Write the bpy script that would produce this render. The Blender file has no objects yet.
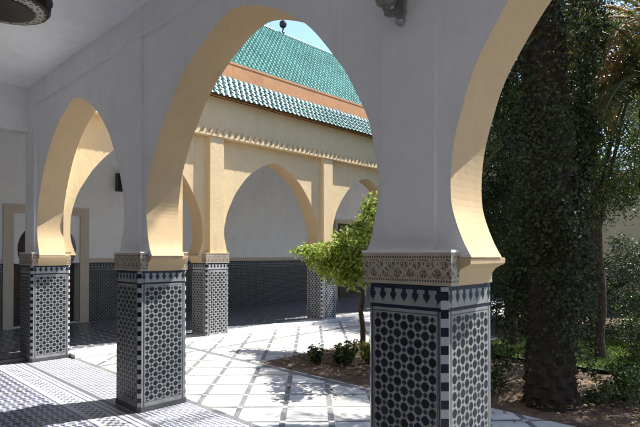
import bpy, math, random
import numpy as np
from mathutils import Vector, Matrix
from mathutils.geometry import tessellate_polygon
random.seed(7)
SC = bpy.context.scene
COL = SC.collection
R = math.radians

# ---------------------------------------------------------------- camera, sky, sun, exposure
cd = bpy.data.cameras.new('camera'); cam = bpy.data.objects.new('camera', cd); COL.objects.link(cam)
cam.location = (1.387, -2.388, 1.6)
cam.rotation_euler = (math.pi/2 + 0.0121, 0, 0.7694)
cd.sensor_width = 36; cd.lens = 505.8/640*36; cd.shift_y = 34.3/640
cd.clip_start = 0.05; cd.clip_end = 500
SC.camera = cam
SUN_EL, SUN_AZ = 55.0, 19.9            # azimuth from +Y towards +X
W = bpy.data.worlds.new('World'); SC.world = W; W.use_nodes = True
nt = W.node_tree; bg = nt.nodes['Background']
sk = nt.nodes.new('ShaderNodeTexSky'); sk.sky_type = 'NISHITA'; sk.sun_disc = False
sk.sun_elevation = R(SUN_EL); sk.sun_rotation = R(SUN_AZ); sk.altitude = 500
sk.air_density = 1.0; sk.dust_density = 0.6; sk.ozone_density = 2.6
nt.links.new(sk.outputs[0], bg.inputs[0]); bg.inputs[1].default_value = 0.14
ld = bpy.data.lights.new('sun', 'SUN'); ld.energy = 5.0; ld.angle = R(0.53); ld.color = (1.0, 0.95, 0.86)
sun = bpy.data.objects.new('sun', ld); COL.objects.link(sun)
sd = Vector((math.sin(R(SUN_AZ))*math.cos(R(SUN_EL)), math.cos(R(SUN_AZ))*math.cos(R(SUN_EL)), math.sin(R(SUN_EL))))
sun.rotation_euler = sd.to_track_quat('Z', 'Y').to_euler(); sun.location = sd*30
SC.render.engine = 'CYCLES'
SC.view_settings.view_transform = 'Standard'; SC.view_settings.look = 'None'
SC.view_settings.gamma = 1; SC.view_settings.use_curve_mapping = False
SC.view_settings.exposure = 1.38
SC.cycles.max_bounces = 12; SC.cycles.diffuse_bounces = 8

# ---------------------------------------------------------------- node expression helper
class X:
    def __init__(s, nt, v): s.nt = nt; s.v = v
    def _m(s, op, *a):
        n = s.nt.nodes.new('ShaderNodeMath'); n.operation = op
        for i, q in enumerate((s,)+a):
            q = q.v if isinstance(q, X) else q
            if isinstance(q, (int, float)): n.inputs[i].default_value = q
            else: s.nt.links.new(q, n.inputs[i])
        return X(s.nt, n.outputs[0])
    def __add__(s, o): return s._m('ADD', o)
    __radd__ = __add__
    def __sub__(s, o): return s._m('SUBTRACT', o)
    def __rsub__(s, o): return X(s.nt, o)._m('SUBTRACT', s)
    def __mul__(s, o): return s._m('MULTIPLY', o)
    __rmul__ = __mul__
    def __truediv__(s, o): return s._m('DIVIDE', o)
    def abs(s): return s._m('ABSOLUTE')
    def floor(s): return s._m('FLOOR')
    def frac(s): return s._m('FRACT')
    def sin(s): return s._m('SINE')
    def sqrt(s): return s._m('SQRT')
    def min(s, o): return s._m('MINIMUM', o)
    def max(s, o): return s._m('MAXIMUM', o)
    def lt(s, o): return s._m('LESS_THAN', o)
    def gt(s, o): return s._m('GREATER_THAN', o)
    def inv(s): return 1.0 - s
    def rnd(s): return X(s.nt, s.v)._m('ROUND')
def mat_new(name):
    m = bpy.data.materials.new(name); m.use_nodes = True
    nt = m.node_tree; b = nt.nodes['Principled BSDF']
    return m, nt, b
def coords(nt, kind='Object'):
    tc = nt.nodes.new('ShaderNodeTexCoord'); sp = nt.nodes.new('ShaderNodeSeparateXYZ')
    nt.links.new(tc.outputs[kind], sp.inputs[0])
    return [X(nt, sp.outputs[i]) for i in range(3)], tc.outputs[kind]
def mixc(nt, f, a, b):
    n = nt.nodes.new('ShaderNodeMix'); n.data_type = 'RGBA'
    f = f.v if isinstance(f, X) else f
    if isinstance(f, (int, float)): n.inputs[0].default_value = f
    else: nt.links.new(f, n.inputs[0])
    for i, c in ((6, a), (7, b)):
        if isinstance(c, tuple): n.inputs[i].default_value = c+(1,) if len(c) == 3 else c
        else: nt.links.new(c, n.inputs[i])
    return n.outputs[2]
def noise(nt, vec, scale, detail=4, rough=0.55, dist=0):
    n = nt.nodes.new('ShaderNodeTexNoise'); n.inputs['Scale'].default_value = scale
    n.inputs['Detail'].default_value = detail; n.inputs['Roughness'].default_value = rough
    n.inputs['Distortion'].default_value = dist
    if vec is not None: nt.links.new(vec, n.inputs['Vector'])
    return X(nt, n.outputs[0])
def ramp(nt, f, stops):
    n = nt.nodes.new('ShaderNodeValToRGB'); nt.links.new(f.v, n.inputs[0])
    e = n.color_ramp.elements
    while len(e) < len(stops): e.new(0.5)
    for el, (p, c) in zip(e, stops): el.position = p; el.color = c+(1,)
    return n.outputs[0]
def bump(nt, b, h, strength=0.3, dist=0.01):
    n = nt.nodes.new('ShaderNodeBump'); n.inputs['Strength'].default_value = strength
    n.inputs['Distance'].default_value = dist
    nt.links.new(h.v, n.inputs['Height']); nt.links.new(n.outputs[0], b.inputs['Normal'])
def white_noise(nt, x, y, z=0.0):
    c = nt.nodes.new('ShaderNodeCombineXYZ')
    for i, q in enumerate((x, y, z)):
        if isinstance(q, X): nt.links.new(q.v, c.inputs[i])
        else: c.inputs[i].default_value = q
    n = nt.nodes.new('ShaderNodeTexWhiteNoise'); nt.links.new(c.outputs[0], n.inputs[0])
    return X(nt, n.outputs[0])

def plaster(name, c, var=0.06, grime=0.0, rough=0.85, bs=0.25):
    m, nt, b = mat_new(name); (x, y, z), v = coords(nt)
    n1 = noise(nt, v, 1.3, 5); n2 = noise(nt, v, 14, 4, 0.6); n3 = noise(nt, v, 90, 2); n4 = noise(nt, v, 3.2, 8, 0.7, 0.6)
    mp = nt.nodes.new('ShaderNodeMapping'); mp.inputs['Scale'].default_value = (9, 9, 0.7); nt.links.new(v, mp.inputs[0])
    st = noise(nt, mp.outputs[0], 1.0, 5, 0.6)                    # vertical run-off streaks
    lo = tuple(q*(1-var*1.8) for q in c); hi = tuple(min(1, q*(1+var)) for q in c)
    c1 = ramp(nt, n1*0.35+n2*0.2+n4*0.45, [(0.34, lo), (0.66, hi)])
    c2 = mixc(nt, (st-0.55).max(0.0)*(1.2+grime), c1, tuple(q*0.62 for q in c))
    # sparse scuffs
    sc = (noise(nt, v, 7, 8, 0.75, 1.2)-0.66).max(0.0)*3.0
    c3 = mixc(nt, sc, c2, tuple(q*0.7 for q in c))
    nt.links.new(c3, b.inputs['Base Color']); b.inputs['Roughness'].default_value = rough
    b.inputs['Specular IOR Level'].default_value = 0.25
    bump(nt, b, n2*0.5+n3*0.3+n4*2.2, bs, 0.014)
    return m
M = {}
M['white'] = plaster('white_plaster', (0.80, 0.795, 0.80), 0.05, bs=0.4)
M['ceil'] = plaster('ceiling_plaster', (0.82, 0.84, 0.87))
M['cream'] = plaster('cream_plaster', (0.56, 0.415, 0.25), 0.06, bs=0.12)
M['creamlight'] = plaster('pale_cream_plaster', (0.66, 0.515, 0.315), 0.05, 0.6)
M['salmon'] = plaster('salmon_plaster', (0.52, 0.26, 0.125), 0.12, 0.6)
M['beigeframe'] = plaster('beige_frame', (0.56, 0.48, 0.38), 0.05)
M['darkstone'] = plaster('dark_stone', (0.10, 0.10, 0.11), 0.2, rough=0.5)

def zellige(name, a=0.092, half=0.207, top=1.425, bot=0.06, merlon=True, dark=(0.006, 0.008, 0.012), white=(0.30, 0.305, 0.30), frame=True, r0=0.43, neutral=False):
    """tile mosaic on metric UV: u centred on the face, v is height"""
    m, nt, b = mat_new(name); (u, v, _), vec = coords(nt, 'UV')
    # wobble of hand-cut tiles
    wob = (noise(nt, vec, 45, 2)-0.5)*0.008
    us = u+wob; vs = v+wob
    p = (us+vs)/a; q = (us-vs)/a
    pc = p.rnd(); qc = q.rnd()
    dx = (p-pc); dy = (q-qc)
    ax = ((dx+dy)*0.5).abs(); ay = ((dx-dy)*0.5).abs()        # back in upright axes, in units of a
    octo = ax.max(ay).max((ax+ay)*0.74)*2                      # 0..1
    big = octo.lt(r0*1.28)
    ring = octo.gt(r0*1.52)*octo.lt(r0*1.72)
    p2 = (p+0.5).rnd()-0.5; q2 = (q+0.5).rnd()-0.5
    ex = (p-p2); ey = (q-q2)
    bx = ((ex+ey)*0.5).abs(); by = ((ex-ey)*0.5).abs()
    small = (bx+by).lt(0.185)
    cr = white_noise(nt, pc, qc)
    dk = ramp(nt, cr, [(0.0, dark), (0.4, (0.006, 0.009, 0.014)), (0.6, (0.008, 0.014, 0.03)), (0.8, (0.008, 0.018, 0.017)), (1.0, (0.02, 0.024, 0.028))])
    if neutral: dk = ramp(nt, cr, [(0.0, (0.015, 0.014, 0.013)), (1.0, (0.045, 0.042, 0.04))])
    wn = white_noise(nt, p2, q2, 3.0)
    gn = noise(nt, vec, 5, 3)
    wh = ramp(nt, wn*0.4+gn*0.6, [(0.25, tuple(c*0.72 for c in white)), (0.75, white)])
    col = mixc(nt, ring*0.0, wh, (0.10, 0.12, 0.14))
    col = mixc(nt, small, col, (0.02, 0.03, 0.05))
    col = mixc(nt, big, col, dk)
    if frame:
        au = u.abs()
        out = au.gt(half).max(v.gt(top-0.165)).max(v.lt(bot+0.045))
        col = mixc(nt, out, col, wh)
        # thin frame lines
        col = mixc(nt, au.gt(half+0.013)*au.lt(half+0.021)*v.lt(top-0.13), col, (0.010, 0.014, 0.03))
        ln = (au.gt(half+0.004)*au.lt(half+0.009)).max(v.gt(top-0.158)*v.lt(top-0.152)*au.lt(half+0.01)).max(v.gt(bot+0.034)*v.lt(bot+0.040)*au.lt(half+0.01))
        col = mixc(nt, ln, col, (0.05, 0.06, 0.08))
    else:
        out = v.gt(top-0.165)
        col = mixc(nt, out, col, wh)
    # blue band and merlon row
    col = mixc(nt, v.gt(top-0.135)*v.lt(top-0.115), col, (0.008, 0.012, 0.032))
    if merlon:
        mu = (u/0.074+0.5).frac()-0.5; mu = mu.abs()
        t = (top-v)/0.105                                       # 0 top .. 1
        w = t.lt(0.22)*0.5
        w = w.max(t.gt(0.22)*t.lt(0.42)*0.17)
        w = w.max(t.gt(0.42)*t.lt(0.66)*0.29).max(t.gt(0.66)*t.lt(0.78)*0.18).max(t.gt(0.78)*t.lt(0.9)*0.06)
        mk = mu.lt(w)*t.gt(0.0)*t.lt(1.0)
        mc = white_noise(nt, (u/0.074+0.5).floor(), 0.0)
        mcol = ramp(nt, mc, [(0.0, (0.006, 0.008, 0.012)), (0.5, (0.01, 0.02, 0.05)), (1.0, (0.01, 0.03, 0.028))])
        col = mixc(nt, mk, col, mcol)
    chip = noise(nt, vec, 38, 5, 0.7, 0.8).gt(0.70)
    col = mixc(nt, chip*0.8, col, (0.24, 0.21, 0.17))
    nt.links.new(col, b.inputs['Base Color'])
    rg = noise(nt, vec, 25, 3)*0.3+0.32
    b.inputs['Specular IOR Level'].default_value = 0.32
    nt.links.new(rg.v, b.inputs['Roughness'])
    hb = big.max(small)
    bump(nt, b, hb*0.4+noise(nt, vec, 120, 2)*0.5, 0.25, 0.002)
    return m
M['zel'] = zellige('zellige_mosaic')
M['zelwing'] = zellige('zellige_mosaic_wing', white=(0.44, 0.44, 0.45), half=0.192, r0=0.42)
M['dado'] = zellige('zellige_dado', a=0.085, top=1.40, frame=False, white=(0.20, 0.195, 0.185), r0=0.42, neutral=True)

def checker(name, s=0.05):
    m, nt, b = mat_new(name); (u, v, _), vec = coords(nt, 'UV')
    k = (v/s).floor(); par = (k*0.5).frac().gt(0.25)
    col = mixc(nt, par, (0.36, 0.37, 0.38), (0.008, 0.010, 0.020))
    nt.links.new(col, b.inputs['Base Color']); b.inputs['Roughness'].default_value = 0.25
    bump(nt, b, noise(nt, vec, 80, 2), 0.15, 0.002)
    return m
M['checker'] = checker('checkered_edge_tiles')

def carved(name, base=(0.50, 0.43, 0.34), h=0.175):
    m, nt, b = mat_new(name); (u, v, _), vec = coords(nt, 'UV')
    # interlaced arches: two families of circles
    a = 0.085
    du = ((u/a).frac()-0.5)*a
    c1 = ((du*du)+(v-0.065)*(v-0.065)).sqrt()
    du2 = ((u/a+0.5).frac()-0.5)*a
    c2 = ((du2*du2)+(v-0.105)*(v-0.105)).sqrt()
    c3 = ((du*du)+(v-0.118)*(v-0.118)).sqrt()
    ring = ((c1-0.033).abs().lt(0.0045)).max((c2-0.030).abs().lt(0.0045)).max((c3-0.012).abs().lt(0.004)).max((du2.abs()).lt(0.003))
    nn = noise(nt, vec, 95, 2, 0.5, 1.5)
    hole = nn.gt(0.50)*ring.inv()
    dotr = ((u/0.0165).frac()-0.5).abs().lt(0.27)
    body = v.gt(0.036)*v.lt(h-0.034)
    dark = hole*body
    d1 = dotr*((v-(h-0.022)).abs().lt(0.006)).max(dotr*((v-0.024).abs().lt(0.006)))
    dark = dark.max(d1)
    (ox, oy, oz), ov = coords(nt)
    gn = noise(nt, ov, 6, 6, 0.7)
    bc = ramp(nt, gn, [(0.3, tuple(c*0.62 for c in base)), (0.7, base)])
    col = mixc(nt, dark, bc, (0.07, 0.05, 0.035))
    nt.links.new(col, b.inputs['Base Color']); b.inputs['Roughness'].default_value = 0.8
    bump(nt, b, dark.inv(), 0.9, 0.008)
    return m
M['carved'] = carved('carved_stucco_lace')

def courtyard_marble():
    m, nt, b = mat_new('courtyard_marble'); (x, y, z), vec = coords(nt)
    s = (x+y)*0.70711; t = (y-x)*0.70711; P = 0.467
    fs = ((s+1.455+P*20)/P+0.5).frac()-0.5; ft = ((t-2.65+P*20)/P+0.5).frac()-0.5
    hw = 0.062
    ls = fs.abs().lt(hw); lt_ = ft.abs().lt(hw*0.75)
    line = ls.max(lt_)
    # border strip parallel to the arcade, and next to it
    bd = (y-0.585).abs().lt(0.035)
    bd2 = ((x+5.9).abs().lt(0.04))*y.gt(0.6)
    bd3 = ((y-2.28).abs().lt(0.05))*x.lt(-1.8)
    ids = white_noise(nt, ((s+1.455+P*20)/P).floor(), ((t-2.65+P*20)/P).floor())
    n1 = noise(nt, vec, 3.5, 6, 0.6, 0.8); n2 = noise(nt, vec, 30, 3)
    wh = ramp(nt, ids*0.35+n1*0.5+n2*0.15, [(0.25, (0.40, 0.40, 0.40)), (0.75, (0.66, 0.66, 0.65))])
    gr = ramp(nt, n1*0.6+n2*0.4, [(0.3, (0.10, 0.11, 0.12)), (0.7, (0.19, 0.20, 0.21))])
    col = mixc(nt, line, wh, gr)
    col = mixc(nt, ls*lt_, col, (0.50, 0.50, 0.49))
    col = mixc(nt, bd.max(bd3).max(bd2), col, gr)
    # slab joints: hairline beside every strip
    j = ((fs.abs()-hw).abs().lt(0.004)).max((ft.abs()-hw*0.75).abs().lt(0.004))
    col = mixc(nt, j*0.6, col, (0.12, 0.11, 0.10))
    dirt = noise(nt, vec, 1.1, 5, 0.6)
    col = mixc(nt, (dirt.gt(0.56))*0.22, col, (0.30, 0.26, 0.20))
    nt.links.new(col, b.inputs['Base Color'])
    nt.links.new((n1*0.3+0.35).v, b.inputs['Roughness'])
    bump(nt, b, j.inv()*0.6+n2*0.2, 0.25, 0.003)
    return m
M['marble'] = courtyard_marble()

def floor_mosaic(name, a=0.16, mode='gallery'):
    m, nt, b = mat_new(name); (x, y, z), vec = coords(nt)
    def lattice(a, r0):
        p = (x+y)/a; q = (x-y)/a; pc = p.rnd(); qc = q.rnd(); dx = p-pc; dy = q-qc
        ax = ((dx+dy)*0.5).abs(); ay = ((dx-dy)*0.5).abs()
        octo = ax.max(ay).max((ax+ay)*0.76)*2
        p2 = (p+0.5).rnd()-0.5; q2 = (q+0.5).rnd()-0.5; ex = p-p2; ey = q-q2
        bx = ((ex+ey)*0.5).abs(); by = ((ex-ey)*0.5).abs()
        return octo.lt(r0), (octo.gt(r0+0.09)*octo.lt(r0+0.18)), (bx+by).lt(0.2), white_noise(nt, pc, qc)
    n1 = noise(nt, vec, 4, 4); n2 = noise(nt, vec, 40, 2)
    wh = ramp(nt, n1*0.7+n2*0.3, [(0.3, (0.44, 0.44, 0.46)), (0.7, (0.58, 0.58, 0.60))])
    if mode == 'gallery':
        big, ring, sm, rn = lattice(a, 0.56)
        dk = ramp(nt, rn, [(0.0, (0.06, 0.065, 0.10)), (0.5, (0.11, 0.12, 0.19)), (0.75, (0.05, 0.05, 0.06)), (1.0, (0.16, 0.18, 0.24))])
        col = mixc(nt, ring*0.5, wh, (0.10, 0.11, 0.20)); col = mixc(nt, sm, col, (0.03, 0.035, 0.07)); col = mixc(nt, big, col, dk)
        # border of bands along the arcade
        zone = y.gt(-0.46)
        chk = (((x/0.05).floor()+(y/0.05).floor())*0.5).frac().gt(0.25)
        bandc = mixc(nt, chk, wh, (0.13, 0.14, 0.19))
        inb = y.gt(-0.38)*y.lt(-0.23)
        thin = ((y+0.445).abs().lt(0.012)).max((y+0.19).abs().lt(0.010)).max((y+0.13).abs().lt(0.008))
        zc = mixc(nt, inb, wh, bandc); zc = mixc(nt, thin, zc, (0.10, 0.11, 0.15))
        zc = mixc(nt, y.gt(-0.09)*y.lt(-0.03), zc, (0.13, 0.13, 0.15))
        big2, ring2, sm2, rn2 = lattice(0.10, 0.5)
        tc_ = mixc(nt, big2, wh, (0.16, 0.17, 0.22)); tc_ = mixc(nt, sm2, tc_, (0.10, 0.11, 0.15))
        zc = mixc(nt, y.gt(-0.02), zc, tc_)
        col = mixc(nt, zone, col, zc)
    else:
        big, ring, sm, rn = lattice(a, 0.62)
        dk = ramp(nt, rn, [(0.0, (0.04, 0.045, 0.06)), (1.0, (0.11, 0.12, 0.14))])
        col = mixc(nt, big, mixc(nt, 0.5, wh, (0.2, 0.2, 0.21)), dk); col = mixc(nt, sm, col, (0.05, 0.05, 0.06))
    nt.links.new(col, b.inputs['Base Color'])
    nt.links.new((n1*0.2+0.22).v, b.inputs['Roughness'])
    bump(nt, b, n2, 0.15, 0.002)
    return m
M['gfloor'] = floor_mosaic('gallery_floor_mosaic', 0.145)
M['wfloor'] = floor_mosaic('wing_floor_mosaic', 0.34, 'wing')
M['curb'] = plaster('white_marble_curb', (0.66, 0.66, 0.65), 0.06, rough=0.4, bs=0.08)

def simple(name, c, rough=0.5, metal=0.0, scale=20, var=0.25, bs=0.2):
    m, nt, b = mat_new(name); _, vec = coords(nt)
    n = noise(nt, vec, scale, 4)
    col = ramp(nt, n, [(0.3, tuple(q*(1-var) for q in c)), (0.7, tuple(min(1, q*(1+var)) for q in c))])
    nt.links.new(col, b.inputs['Base Color']); b.inputs['Roughness'].default_value = rough
    b.inputs['Metallic'].default_value = metal
    bump(nt, b, n, bs, 0.004)
    return m
def glazed(name, c, var=0.35, rough=0.25):
    m, nt, b = mat_new(name); (x, y, z), vec = coords(nt)
    n = noise(nt, vec, 9, 3); n2 = noise(nt, vec, 1.1, 4)
    g = nt.nodes.new('ShaderNodeNewGeometry'); ri = X(nt, g.outputs['Random Per Island'])
    f = n*0.35+n2*0.35+ri*0.3
    col = ramp(nt, f, [(0.25, tuple(q*(1-var) for q in c)), (0.5, c), (0.78, tuple(min(1, q*(1+var)) for q in c))])
    nt.links.new(col, b.inputs['Base Color']); b.inputs['Roughness'].default_value = rough
    return m
M['tile_g'] = glazed('green_glazed_tile', (0.155, 0.35, 0.285), 0.5, rough=0.5)
M['tile_d'] = glazed('dark_green_glazed_tile', (0.03, 0.14, 0.11))
M['tile_r'] = glazed('roof_channel_tile', (0.07, 0.19, 0.16), rough=0.5)
M['tile_p'] = glazed('highlight_pale_glazed_tile', (0.29, 0.41, 0.36), 0.3)  # cover tiles paled: white glaze highlights and mortar put into the colour
M['mortar'] = simple('mortar', (0.36, 0.40, 0.36), 0.9)
M['bronze'] = simple('dark_bronze', (0.035, 0.028, 0.022), 0.45, 0.7)
M['greymetal'] = simple('grey_painted_metal', (0.16, 0.155, 0.14), 0.55, 0.2)
M['plategrey'] = simple('pale_grey_plate', (0.33, 0.32, 0.31), 0.6, 0.1)
M['black'] = simple('black_plastic', (0.012, 0.012, 0.013), 0.4)
M['wood'] = simple('dark_wood', (0.05, 0.025, 0.014), 0.6, 0, 12, 0.4)
M['soil'] = simple('soil', (0.12, 0.08, 0.052), 0.95, 0, 9, 0.45, 0.8)
M['stone'] = simple('pale_stones', (0.42, 0.33, 0.25), 0.9, 0, 8, 0.3)
M['grassbase'] = simple('turf', (0.06, 0.10, 0.025), 0.95, 0, 12, 0.4)
def glassmat():
    m, nt, b = mat_new('frosted_glass'); b.inputs['Base Color'].default_value = (0.6, 0.58, 0.5, 1)
    b.inputs['Roughness'].default_value = 0.3; b.inputs['Transmission Weight'].default_value = 0.6
    return m
M['glass'] = glassmat()
def pierced():
    m, nt, b = mat_new('pierced_silver_band'); (u, v, _), vec = coords(nt, 'UV')
    a = 0.06
    du = ((u/a).frac()-0.5)*a; c = (du*du+(v-0.035)*(v-0.035)).sqrt()
    ring = ((c-0.019).abs().lt(0.0055)).max(((du.abs()-0.028).abs().lt(0.003)))
    nn = noise(nt, vec, 60, 1).gt(0.56)
    sp = nn*v.gt(0.012)*v.lt(0.06)
    col = mixc(nt, ring.max(sp), (0.02, 0.018, 0.015), (0.42, 0.40, 0.36))
    nt.links.new(col, b.inputs['Base Color']); b.inputs['Roughness'].default_value = 0.4; b.inputs['Metallic'].default_value = 0.3
    return m
M['pierced'] = pierced()
def leafmat(name, cols, trans=0.35, rough=0.45):
    m, nt, b = mat_new(name)
    g = nt.nodes.new('ShaderNodeNewGeometry'); ri = X(nt, g.outputs['Random Per Island'])
    col = ramp(nt, ri, [(i/(len(cols)-1), c) for i, c in enumerate(cols)])
    nt.links.new(col, b.inputs['Base Color']); b.inputs['Roughness'].default_value = rough
    tr = nt.nodes.new('ShaderNodeBsdfTranslucent'); mx = nt.nodes.new('ShaderNodeMixShader')
    br = mixc(nt, 0.35, col, (0.16, 0.22, 0.03)); nt.links.new(br, tr.inputs[0])
    mx.inputs[0].default_value = trans
    nt.links.new(b.outputs[0], mx.inputs[1]); nt.links.new(tr.outputs[0], mx.inputs[2])
    nt.links.new(mx.outputs[0], nt.nodes['Material Output'].inputs[0])
    return m
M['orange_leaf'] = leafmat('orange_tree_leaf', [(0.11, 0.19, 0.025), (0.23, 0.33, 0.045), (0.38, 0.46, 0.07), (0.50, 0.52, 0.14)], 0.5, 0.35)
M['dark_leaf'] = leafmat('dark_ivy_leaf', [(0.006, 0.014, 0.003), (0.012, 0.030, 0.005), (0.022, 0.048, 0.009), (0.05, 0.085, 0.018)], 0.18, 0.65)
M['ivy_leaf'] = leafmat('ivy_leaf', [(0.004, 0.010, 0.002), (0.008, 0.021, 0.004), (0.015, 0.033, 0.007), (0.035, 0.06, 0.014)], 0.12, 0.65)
M['mid_leaf'] = leafmat('garden_leaf', [(0.025, 0.05, 0.014), (0.045, 0.085, 0.02), (0.08, 0.13, 0.03)], 0.25, 0.4)
M['olive_leaf'] = leafmat('silver_green_leaf', [(0.05, 0.065, 0.035), (0.10, 0.12, 0.07), (0.16, 0.18, 0.12)], 0.15, 0.5)
M['frond'] = leafmat('palm_leaflet', [(0.05, 0.075, 0.02), (0.09, 0.12, 0.03), (0.13, 0.15, 0.05)], 0.25, 0.4)
M['deadfrond'] = leafmat('dry_palm_leaflet', [(0.17, 0.075, 0.03), (0.28, 0.13, 0.05), (0.34, 0.19, 0.09)], 0.35, 0.7)
M['litter'] = leafmat('dry_leaf', [(0.05, 0.03, 0.015), (0.14, 0.08, 0.035), (0.24, 0.16, 0.08), (0.10, 0.10, 0.04)], 0.1, 0.8)
M['grassblade'] = leafmat('grass_blade', [(0.08, 0.13, 0.016), (0.12, 0.19, 0.024), (0.19, 0.25, 0.04)], 0.35, 0.6)
def barkmat(name, c):
    m, nt, b = mat_new(name); (x, y, z), vec = coords(nt)
    n = noise(nt, vec, 18, 5, 0.65, 0.5); n2 = noise(nt, vec, 60, 3)
    col = ramp(nt, n, [(0.3, tuple(q*0.4 for q in c)), (0.55, c), (0.8, tuple(q*1.6 for q in c))])
    nt.links.new(col, b.inputs['Base Color']); b.inputs['Roughness'].default_value = 0.95
    bump(nt, b, n*0.7+n2*0.3, 0.9, 0.03)
    return m
M['bark'] = barkmat('bark', (0.075, 0.05, 0.035)); M['palmbark'] = barkmat('palm_bark', (0.030, 0.021, 0.014))

# ---------------------------------------------------------------- mesh helpers
class MB:
    def __init__(s): s.v = []; s.f = []; s.m = []; s.uv = []; s.sm = []
    def face(s, pts, mi=0, uv=None, smooth=False):
        i = len(s.v); s.v += [tuple(p) for p in pts]; s.f.append(tuple(range(i, i+len(pts))))
        s.m.append(mi); s.uv += (uv if uv else [(0, 0)]*len(pts)); s.sm.append(smooth)
    def box(s, x0, x1, y0, y1, z0, z1, mi=0):
        """box with metric UV on its sides: u centred, v = height above z0 offset kept as z"""
        cx, cy = (x0+x1)/2, (y0+y1)/2
        A = lambda x, y, z: (x, y, z)
        s.face([A(x0,y0,z0),A(x1,y0,z0),A(x1,y0,z1),A(x0,y0,z1)], mi, [(x0-cx,z0),(x1-cx,z0),(x1-cx,z1),(x0-cx,z1)])
        s.face([A(x1,y1,z0),A(x0,y1,z0),A(x0,y1,z1),A(x1,y1,z1)], mi, [(x1-cx,z0),(x0-cx,z0),(x0-cx,z1),(x1-cx,z1)])
        s.face([A(x1,y0,z0),A(x1,y1,z0),A(x1,y1,z1),A(x1,y0,z1)], mi, [(y0-cy,z0),(y1-cy,z0),(y1-cy,z1),(y0-cy,z1)])
        s.face([A(x0,y1,z0),A(x0,y0,z0),A(x0,y0,z1),A(x0,y1,z1)], mi, [(y1-cy,z0),(y0-cy,z0),(y0-cy,z1),(y1-cy,z1)])
        s.face([A(x0,y0,z1),A(x1,y0,z1),A(x1,y1,z1),A(x0,y1,z1)], mi)
        s.face([A(x0,y1,z0),A(x1,y1,z0),A(x1,y0,z0),A(x0,y0,z0)], mi)
    def lathe(s, c, prof, n=16, mi=0, smooth=True, uvs=False, rot=0.0):
        cx, cy, cz = c
        for k in range(n):
            a0 = rot+2*math.pi*k/n; a1 = rot+2*math.pi*(k+1)/n
            for (r0, z0), (r1, z1) in zip(prof[:-1], prof[1:]):
                pts = [(cx+r0*math.cos(a0), cy+r0*math.sin(a0), cz+z0), (cx+r0*math.cos(a1), cy+r0*math.sin(a1), cz+z0),
                       (cx+r1*math.cos(a1), cy+r1*math.sin(a1), cz+z1), (cx+r1*math.cos(a0), cy+r1*math.sin(a0), cz+z1)]
                uv = [(a0*r0, 0), (a1*r0, 0), (a1*r0, abs(z1-z0)), (a0*r0, abs(z1-z0))] if uvs else None
                if r0 < 1e-5: pts = pts[1:]; uv = uv[1:] if uv else None
                elif r1 < 1e-5: pts = pts[:3]; uv = uv[:3] if uv else None
                s.face(pts, mi, uv, smooth)
    def tube(s, pts, rad, n=8, mi=0):
        pts = [Vector(p) for p in pts]; rings = []; ref = None
        for i, p in enumerate(pts):
            d = (pts[min(i+1, len(pts)-1)]-pts[max(i-1, 0)]).normalized()
            if ref is None:
                a = d.cross(Vector((0.3, 1, 0.1)))
                if a.length < 1e-2: a = d.cross(Vector((1, 0, 0)))
            else: a = ref-d*ref.dot(d)
            a.normalize(); ref = a; b = d.cross(a); r = rad[i] if isinstance(rad, (list, tuple)) else rad
            rings.append([p+r*(math.cos(t)*a+math.sin(t)*b) for t in [2*math.pi*k/n for k in range(n)]])
        for r0, r1 in zip(rings[:-1], rings[1:]):
            for k in range(n): s.face([r0[k], r0[(k+1) % n], r1[(k+1) % n], r1[k]], mi, None, True)
        s.face(rings[0][::-1], mi); s.face(rings[-1], mi)
    def build(s, name, mats, parent=None, weld=False, bevel=0, loc=None):
        me = bpy.data.meshes.new(name); me.from_pydata(s.v, [], s.f)
        uvl = me.uv_layers.new(name='UVMap'); uvl.data.foreach_set('uv', [c for q in s.uv for c in q])
        me.polygons.foreach_set('material_index', s.m); me.polygons.foreach_set('use_smooth', s.sm)
        for m in (mats if isinstance(mats, list) else [mats]): me.materials.append(m)
        if weld:
            import bmesh
            bm = bmesh.new(); bm.from_mesh(me); bmesh.ops.remove_doubles(bm, verts=bm.verts, dist=1e-4)
            bmesh.ops.recalc_face_normals(bm, faces=bm.faces); bm.to_mesh(me); bm.free()
        me.update()
        o = bpy.data.objects.new(name, me); COL.objects.link(o)
        if parent is not None: o.parent = parent
        if loc: o.location = loc
        if bevel:
            b = o.modifiers.new('bevel', 'BEVEL'); b.width = bevel; b.segments = 2; b.limit_method = 'ANGLE'; b.angle_limit = R(50)
            b.harden_normals = False
        return o
def tag(o, label=None, cat=None, group=None, kind=None):
    for k, v in (('label', label), ('category', cat), ('group', group), ('kind', kind)):
        if v: o[k] = v
    return o
def thing(name, label, cat, loc=(0, 0, 0), group=None):
    o = bpy.data.objects.new(name, None); COL.objects.link(o); o.location = loc; o.empty_display_size = 0.2
    return tag(o, label, cat, group)
def struct(o): o['kind'] = 'structure'; return o
def copy_tree(o, parent=None):
    c = o.copy(); COL.objects.link(c)
    if parent is not None: c.parent = parent
    for ch in [q for q in bpy.data.objects if q.parent == o]: copy_tree(ch, c)
    return c

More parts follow.
